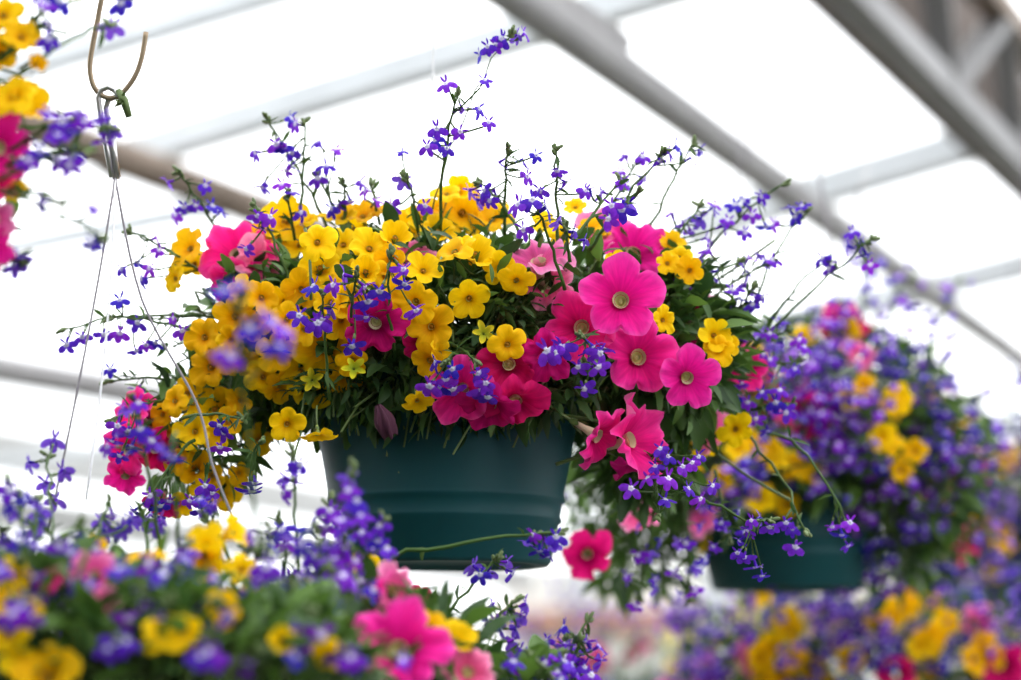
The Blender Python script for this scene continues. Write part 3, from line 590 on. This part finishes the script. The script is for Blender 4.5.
for a in [('pink', 402, 645, 1.52, 105, (.1, .35, .9), 1), ('pink', 380, 600, 1.62, 60, (.8, .2, .1), 2), ('rose', 398, 592, 1.50, 62, (.55, .3, .5), 4), ('rose', 470, 668, 1.60, 62, (.1, .7, .6), 3), ('rose', 92, 572, 1.55, 60, (-.2, .5, .6), 3), ('pink', 50, 578, 1.64, 30, (0, .3, .9), 3), ('rose', 105, 600, 1.6, 34, (.2, .3, .8), 3), ('crimson', 420, 600, 1.7, 34, (.2, .2, .8), 3)]: fpet(*a)
for a in [('gold', 142, 553, 1.42, 52, (-.2, .7, .5), 3), ('gold', 203, 545, 1.46, 50, (0, .4, .9), 1), ('gold', 237, 530, 1.52, 38, (.5, .4, .3), 5), ('gold', 243, 568, 1.48, 34, (.3, .3, .7), 3), ('gold', 92, 548, 1.50, 34, (-.2, .3, .8), 2), ('gold', 166, 628, 1.36, 56, (.1, .7, .5), 3), ('gold', 45, 672, 1.34, 72, (0, .6, .7), 1), ('gold', 12, 575, 1.45, 42, (0, .2, .9), 2), ('gold', 5, 635, 1.36, 50, (-.2, .2, .9), 3),
          ('gold', 222, 608, 1.42, 44, (.1, .1, 1), 0), ('gold', 205, 562, 1.45, 44, (0, 0, 1), 5), ('gold', 252, 600, 1.48, 36, (.1, .2, .9), 2), ('gold', 185, 632, 1.40, 40, (.3, .2, .8), 0), ('gold', 362, 570, 1.66, 40, (.1, .3, .9), 1), ('gold', 370, 582, 1.66, 34, (.2, .1, .9), 2), ('gold', 457, 635, 1.60, 44, (.3, .5, .5), 5), ('gold', 425, 628, 1.62, 40, (0, .4, .8), 2), ('gold', 330, 655, 1.48, 38, (.1, .1, .9), 0), ('gold', 282, 640, 1.44, 30, (0, .3, .9), 5), ('gold', 305, 588, 1.5, 26, (0, .3, .9), 3), ('gold', 20, 662, 1.35, 44, (0, .3, .9), 3), ('gold', 8, 600, 1.5, 36, (0, .3, .9), 0), ('gold', 30, 612, 1.4, 26, (0, .2, 1), 1)]: fpet(*a)
for a in [
    (262, 560, 1.36, 240, 300, 1.34, '238 285,224 290,262 312,272 322,282 330,262 345,278 345,222 352,232 356,250 328', dict(start=.6, sag=0)), (160, 560, 1.6, 132, 395, 1.60, '138 402,124 408,148 434,118 436,132 448,140 428,108 446,152 440', dict(start=.55)),
    (180, 560, 1.52, 172, 440, 1.50, '172 456,166 450', dict(start=.9)), (370, 565, 1.68, 560, 532, 1.70, '533 534,544 538,552 545,556 536,540 550,548 556,528 542', dict(start=.86, sag=.06, rad=.0014)),
    (430, 640, 1.70, 500, 556, 1.72, '474 566,488 570,506 562,480 574,512 572', dict(start=.7)), (465, 660, 1.66, 515, 600, 1.69, '492 604,508 612,520 615,495 620,500 630,515 628,525 604,486 616,512 640', dict(start=.3)),
    (505, 700, 1.66, 590, 617, 1.70, '560 650,572 658,590 648,556 662,570 670,580 676,545 660,600 660,585 640', dict(start=.45, sag=-.12, rad=.0013)), (430, 700, 1.60, 545, 650, 1.68, '520 650,528 655,540 662,510 668,530 670', dict(start=.5)),
    (330, 640, 1.50, 352, 470, 1.48, '350 478,352 508,360 515,342 520,356 500,348 490', dict(start=.4)), (345, 620, 1.55, 385, 520, 1.54, '380 525,370 548,386 548,362 532,378 540'), (300, 600, 1.60, 292, 452, 1.62, '290 470,285 478,296 482,300 464,284 492', dict(start=.7)),
    (310, 610, 1.58, 330, 500, 1.60, '318 515,330 510,340 512,325 525,310 530,338 528,345 535'), (280, 600, 1.60, 278, 520, 1.62, '272 535,282 530,286 545'), (340, 620, 1.52, 350, 545, 1.50, '345 548,355 560,335 558,345 575,360 580'),
    (300, 660, 1.46, 290, 580, 1.44, '292 612,275 610,300 600,265 590,286 622', dict(size=.0092)), (310, 690, 1.42, 312, 610, 1.40, '310 628,322 634,302 632,300 640', dict(size=.0092)), (200, 640, 1.42, 190, 585, 1.40, '192 592,200 600,186 600,196 615,205 610', dict(size=.0092)),
    (120, 690, 1.36, 116, 640, 1.34, '116 644,126 640,108 648', dict(size=.0095)), (260, 640, 1.44, 250, 585, 1.42, '248 590,258 600,240 600'), (180, 600, 1.45, 185, 545, 1.44, '186 550,182 556'), (320, 690, 1.42, 345, 650, 1.40, '340 654,350 656', dict(size=.0092)),
    (210, 690, 1.36, 208, 640, 1.35, '208 650,214 658,200 655', dict(size=.0092)), (380, 690, 1.42, 376, 668, 1.40, 3), (60, 600, 1.45, 48, 455, 1.66, '54 440,30 462,62 470,46 482,56 500', dict(start=.7, sag=0)), (40, 600, 1.45, 10, 480, 1.50, '10 490,22 495,6 505,30 500,18 512', dict(start=.5)),
    (70, 600, 1.45, 60, 540, 1.40, '60 545,70 552,50 555,75 560,64 566', dict(size=.009)), (100, 600, 1.5, 110, 500, 1.62, '100 520,112 515,120 528,130 520,104 530'), (90, 560, 1.5, 80, 525, 1.46, '76 535,88 540,66 548,96 548'), (20, 640, 1.38, 12, 600, 1.36, '12 612,22 605,30 615,6 620', dict(size=.009)),
    (0, 600, 1.5, 2, 530, 1.48, '4 535,12 545,0 552,20 540'), (150, 560, 1.6, 140, 510, 1.66, '134 518,145 520,155 528,160 520', dict(start=.4)), (230, 560, 1.58, 205, 520, 1.6, '200 500,208 510,214 505'), (30, 560, 1.5, 36, 500, 1.55, '38 510,42 520,32 528', ), (150, 640, 1.4, 170, 600, 1.42, 4), (270, 690, 1.4, 262, 650, 1.38, 3)]:
    o_ = a[7] if len(a) > 7 else {}; a = list(a); a[5] = min(a[5], fd(a[3], a[4] + 15, a[5]) - .01); sp(fb, *a[:7], **o_)
for k in range(34):
    x = rg.uniform(-10, 400) if k < 24 else rg.uniform(430, 600); y0 = 600 if k < 24 else 690; h = rg.uniform(10, 75); D = rg.uniform(1.4, 1.6) if k < 24 else rg.uniform(1.64, 1.72)
    if 380 < x < 430: continue
    by = y0 + 12 - h + (x > 250 and k < 24) * -15; bx = x + rg.uniform(-15, 15)
    if any(abs(bx - u) < 26 and abs(by + 8 - v_) < 30 for u, v_ in ((142, 553), (203, 545), (237, 530), (243, 568), (92, 548), (166, 628), (45, 672), (395, 595))): continue
    sp(fb, x, y0 + 50, D, bx, by, min(D, fd(bx, by + 20, D) - .005), rg.randint(4, 6), start=.35, size=rg.uniform(.0078, .0095), leaves=6)
for wp, m, lab in (([(115, 178), (92, 330), (48, 530)], 'wire', None), ([(115, 178), (112, 330), (86, 500)], 'white', 'pale wire'), ([(115, 178), (142, 300), (196, 402), (214, 470), (246, 548)], 'wire', None)):
    mb = MB(); n = len(wp); q = [P(x, y, 1.75 - .08 * i / (n - 1)) - fb.location for i, (x, y) in enumerate(wp)]
    if n == 3: q = bez(q[0], q[1] * 1.0, q[2], 12)
    else:
        cr = []
        for i in range(n - 1):
            p0, p1, p2, p3 = q[max(0, i - 1)], q[i], q[i + 1], q[min(n - 1, i + 2)]
            for t in [j / 6 for j in range(6)]: cr.append(.5 * ((2 * p1) + (p2 - p0) * t + (2 * p0 - 5 * p1 + 4 * p2 - p3) * t * t + (3 * p1 - p0 - 3 * p2 + p3) * t ** 3))
        q = cr + [q[-1]]
    tube(mb, q, .00095 if m == 'wire' else .0009, 6); link('hanging_wire', mb.mesh('w', [m]), (0, 0, 0), fb, lab)
mb = MB(); cl = [(112, 177), (106, 145), (100, 112), (98, 98), (101, 90), (108, 87), (114, 90), (117, 96), (108, 100), (106, 108), (111, 140), (118, 177)]
tube(mb, [P(x, y, 1.75 + .0015 * (i > 7)) - fb.location for i, (x, y) in enumerate(cl)], .0022, 8)
tube(mb, [P(111.5, 128, 1.752) - fb.location, P(116, 179, 1.752) - fb.location], .0026, 8); link('hanger_clip', mb.mesh('clip', ['steel']), (0, 0, 0), fb, 'shiny silver hairpin clip')
# the brown hook that holds it
hk = [(106, -330), (104, -120), (103, -20), (99, 12), (94, 38), (90, 62), (91, 78), (96, 90), (105, 97), (116, 97), (126, 89), (136, 74), (142, 56), (146, 32)]
h0 = P(106, -330, 1.75); q = [P(x, y, 1.75) - h0 for x, y in hk]; cr = []
for i in range(len(q) - 1):
    p0, p1, p2, p3 = q[max(0, i - 1)], q[i], q[i + 1], q[min(len(q) - 1, i + 2)]
    for t in [j / 4 for j in range(4)]: cr.append(.5 * ((2 * p1) + (p2 - p0) * t + (2 * p0 - 5 * p1 + 4 * p2 - p3) * t * t + (3 * p1 - p0 - 3 * p2 + p3) * t ** 3))
mb = MB(); tube(mb, cr + [q[-1]], .0019, 10); o = link('ceiling_hook', mb.mesh('hook', ['hook']), h0); thing(o, 'brown bent metal hook with the silver clip hanging from it', 'hook')
mb = MB(); r2 = random.Random(3)
c0 = P(121, 92, 1.745)
tube(mb, [P(118, 90, 1.746) - c0, P(124, 100, 1.744) - c0, P(129, 117, 1.744) - c0], [.0022, .0032, .0024], 7)
for k in range(8): put_leaf(mb, P(r2.uniform(118, 128), r2.uniform(90, 106), 1.743) - c0, Vector((r2.gauss(.4, .8), r2.gauss(0, .5), r2.gauss(0, .6))), r2.uniform(.005, .009), 0, r2.uniform(0, .5), r2.uniform(-1, 1))
me = mb.mesh('sprig', ['leaf']); me.materials.clear(); me.materials.append(M['stem']); o = link('plant_fragment', me, c0); thing(o, 'small shrivelled green and brown plant scrap caught on the hook', 'plant scrap')
# hanging rail above the picture that the baskets hang from
bar('hanging_rail', P(106, -335, 1.75) + Vector((-1.2, 0, .012)), P(106, -335, 1.75) + Vector((2.2, .55, .012)), .014, 'galv', None)

# upper left basket, cut by the frame
tl = auto_basket('close basket cut off by the left frame edge beside the brown hook', -195, 320, 1.50, .11, .075, .10, .085, 8, 900, 3, 8, 5, spray=.05, nfl=5, detail=True)[0]
foliage(tl, [E(-20, 60, 1.57, .022, .04, .05), E(-24, 160, 1.57, .022, .04, .07)], 160, rg, size=(.01, .02))
def tpet(kind, px, py, D, dia, f, sh=None): flower(kind, tl, P(px, py, D), dia / 2 * D / FPX, camdir(f), rg.uniform(0, 6), rg, True, shape=sh)
for a in [('gold', 22, 34, 1.49, 40, (.2, .4, .8), 1), ('gold', 2, 12, 1.5, 44, (0, .2, .9), 3), ('gold', 12, 92, 1.49, 54, (0, .5, .7), 3), ('gold', 32, 100, 1.5, 44, (.6, .2, .5), 5), ('gold', 2, 52, 1.5, 40, (.2, .2, .9), 0), ('gold', 38, 62, 1.5, 22, (.6, .3, .5), 5), ('gold', 16, 190, 1.5, 30, (.3, -.3, .5), 6), ('gold', 4, 172, 1.5, 30, (.3, -.3, .7), 3),
          ('pink', 2, 148, 1.49, 74, (.35, .1, .8), 1), ('pink', -4, 180, 1.49, 50, (.3, .1, .9), 3), ('rose', -4, 220, 1.49, 46, (.4, .1, .8), 3), ('pink', -8, 252, 1.49, 56, (.4, -.3, .8), 3), ('pink', 0, 120, 1.5, 44, (.4, .2, .8), 4)]: tpet(*a)
for a in [(0, 60, 1.5, 50, 40, 1.5, '47 4,34 -2,50 26,48 38', {}), (0, 60, 1.5, 60, -6, 1.5, '60 0,38 2', {}), (20, 130, 1.52, 112, 128, 1.54, '102 118,106 126,104 140,112 130', dict(start=.85, sag=.05)), (10, 150, 1.5, 80, 118, 1.48, '48 112,62 122,70 128,76 112,56 132,84 120', dict(start=.4)), (0, 170, 1.5, 90, 150, 1.46, '40 150,58 160,72 155', dict(start=.3)),
          (0, 190, 1.5, 64, 205, 1.47, '42 200', dict(start=.8, leaves=8)), (0, 260, 1.5, 24, 262, 1.51, '18 262,14 266,20 256', dict(start=.6)), (20, 70, 1.5, 112, 24, 1.56, '112 26', dict(start=.9, leaves=3)), (30, 20, 1.5, 126, -4, 1.56, '120 2,126 0', dict(start=.9)), (0, 190, 1.48, 105, 240, 1.46, 2, dict(start=.7, leaves=7)), (0, 180, 1.46, 75, 150, 1.44, 4, dict(start=.4, leaves=6))]: sp(tl, *a[:7], **a[7])

# baskets behind, to the right
b4 = auto_basket('blurred teal basket behind the main one on its right, pot in view', 787, 590, 2.66, .118, .22, .19, .115, 21, 4200, 6, 26, 62, spray=.10, nfl=7, low=-.75, blobs=[E(640, 520, 2.6, .07, .09, .09), E(840, 420, 2.66, .11, .1, .1), E(735, 455, 2.55, .07, .06, .05), E(598, 470, 2.5, .05, .05, .07), E(690, 470, 2.5, .09, .06, .06), E(900, 500, 2.7, .09, .09, .11)])
rb = auto_basket('blurred violet-filled basket cut off by the right frame edge at mid height', 1045, 622, 3.7, .115, .24, .18, .16, 22, 2600, 6, 22, 100, spray=.09, nfl=8, merged=True, low=-.8)
for px_, py_, D_, d_m in ((962, 546, 3.1, 42), (908, 590, 3.1, 26)): flower('crimson', rb[0], P(px_, py_, D_), d_m / 2 * D_ / FPX, camdir((0, .1, 1)), 1, rg, False, shape=0)
b7 = auto_basket('lower basket in the bottom right corner with many yellow blooms', 872, 828, 2.95, .115, .24, .15, .13, 23, 2100, 8, 40, 80, spray=.07, nfl=8, merged=True, low=-.5)
def hand(b, rows):
    for kd, px, py, dm in rows:
        D = blob_hit(b[1], px, py) - .03; flower(kd, b[0], P(px, py, D), dm / 2 * D / FPX, camdir((b[2].gauss(0, .3), b[2].uniform(-.1, .5), 1)), b[2].uniform(0, 6), b[2], False)
g_ = 'gold'
hand(b4, [(g_, x, y, 30) for x, y in ((889, 442), (882, 436), (914, 450), (903, 470), (900, 398), (893, 404), (799, 464), (790, 468), (768, 450), (775, 456), (746, 442), (757, 446), (738, 448), (812, 470), (720, 480), (850, 398), (846, 330), (786, 505), (865, 385), (760, 500))] + [('rose', 860, 352, 40), ('rose', 700, 520, 36)])
hand(rb, [(g_, x, y, 27) for x, y in ((949, 455), (1011, 457), (1003, 462), (995, 570), (1006, 543), (1000, 535), (968, 430), (980, 520), (955, 500))] + [('rose', 931, 490, 40), ('rose', 915, 500, 32), ('pink', 973, 468, 40), ('pink', 945, 424, 38), ('rose', 940, 405, 34), ('rose', 950, 470, 36)])
hand(b7, [(g_, x, y, 32) for x, y in ((938, 631), (930, 640), (945, 622), (878, 622), (888, 616), (896, 610), (905, 606), (920, 645), (786, 618), (790, 628), (772, 645), (762, 655), (984, 645), (990, 655), (975, 660), (796, 660), (850, 660))] + [('rose', 978, 622, 38), ('crimson', 1006, 667, 48), ('crimson', 896, 672, 44)])
def spray(b, x0, x1, y0, y1, n, nf=7):
    for _ in range(n):
        x, y = b[2].uniform(x0, x1), b[2].uniform(y0, y1); D = blob_hit(b[1], x, y)
        sprig(b[0], P(x, y, D + .02), P(x + b[2].uniform(-18, 18), y + b[2].uniform(-25, 12), D - b[2].uniform(.02, .05)), nf, b[2], start=.2, side=.014, leaves=2, buds=False, merged=True)
spray(b4, 840, 960, 450, 600, 17); spray(b4, 700, 860, 400, 520, 18); spray(b4, 780, 900, 330, 430, 12); spray(rb, 930, 1021, 430, 600, 26); spray(b7, 680, 1021, 600, 680, 16)
auto_basket('far blurred basket of violet and red flowers seen below the main pot', 604, 760, 4.6, .11, .17, .16, .10, 24, 300, 8, 4, 22, spray=.10, nfl=7, merged=True)
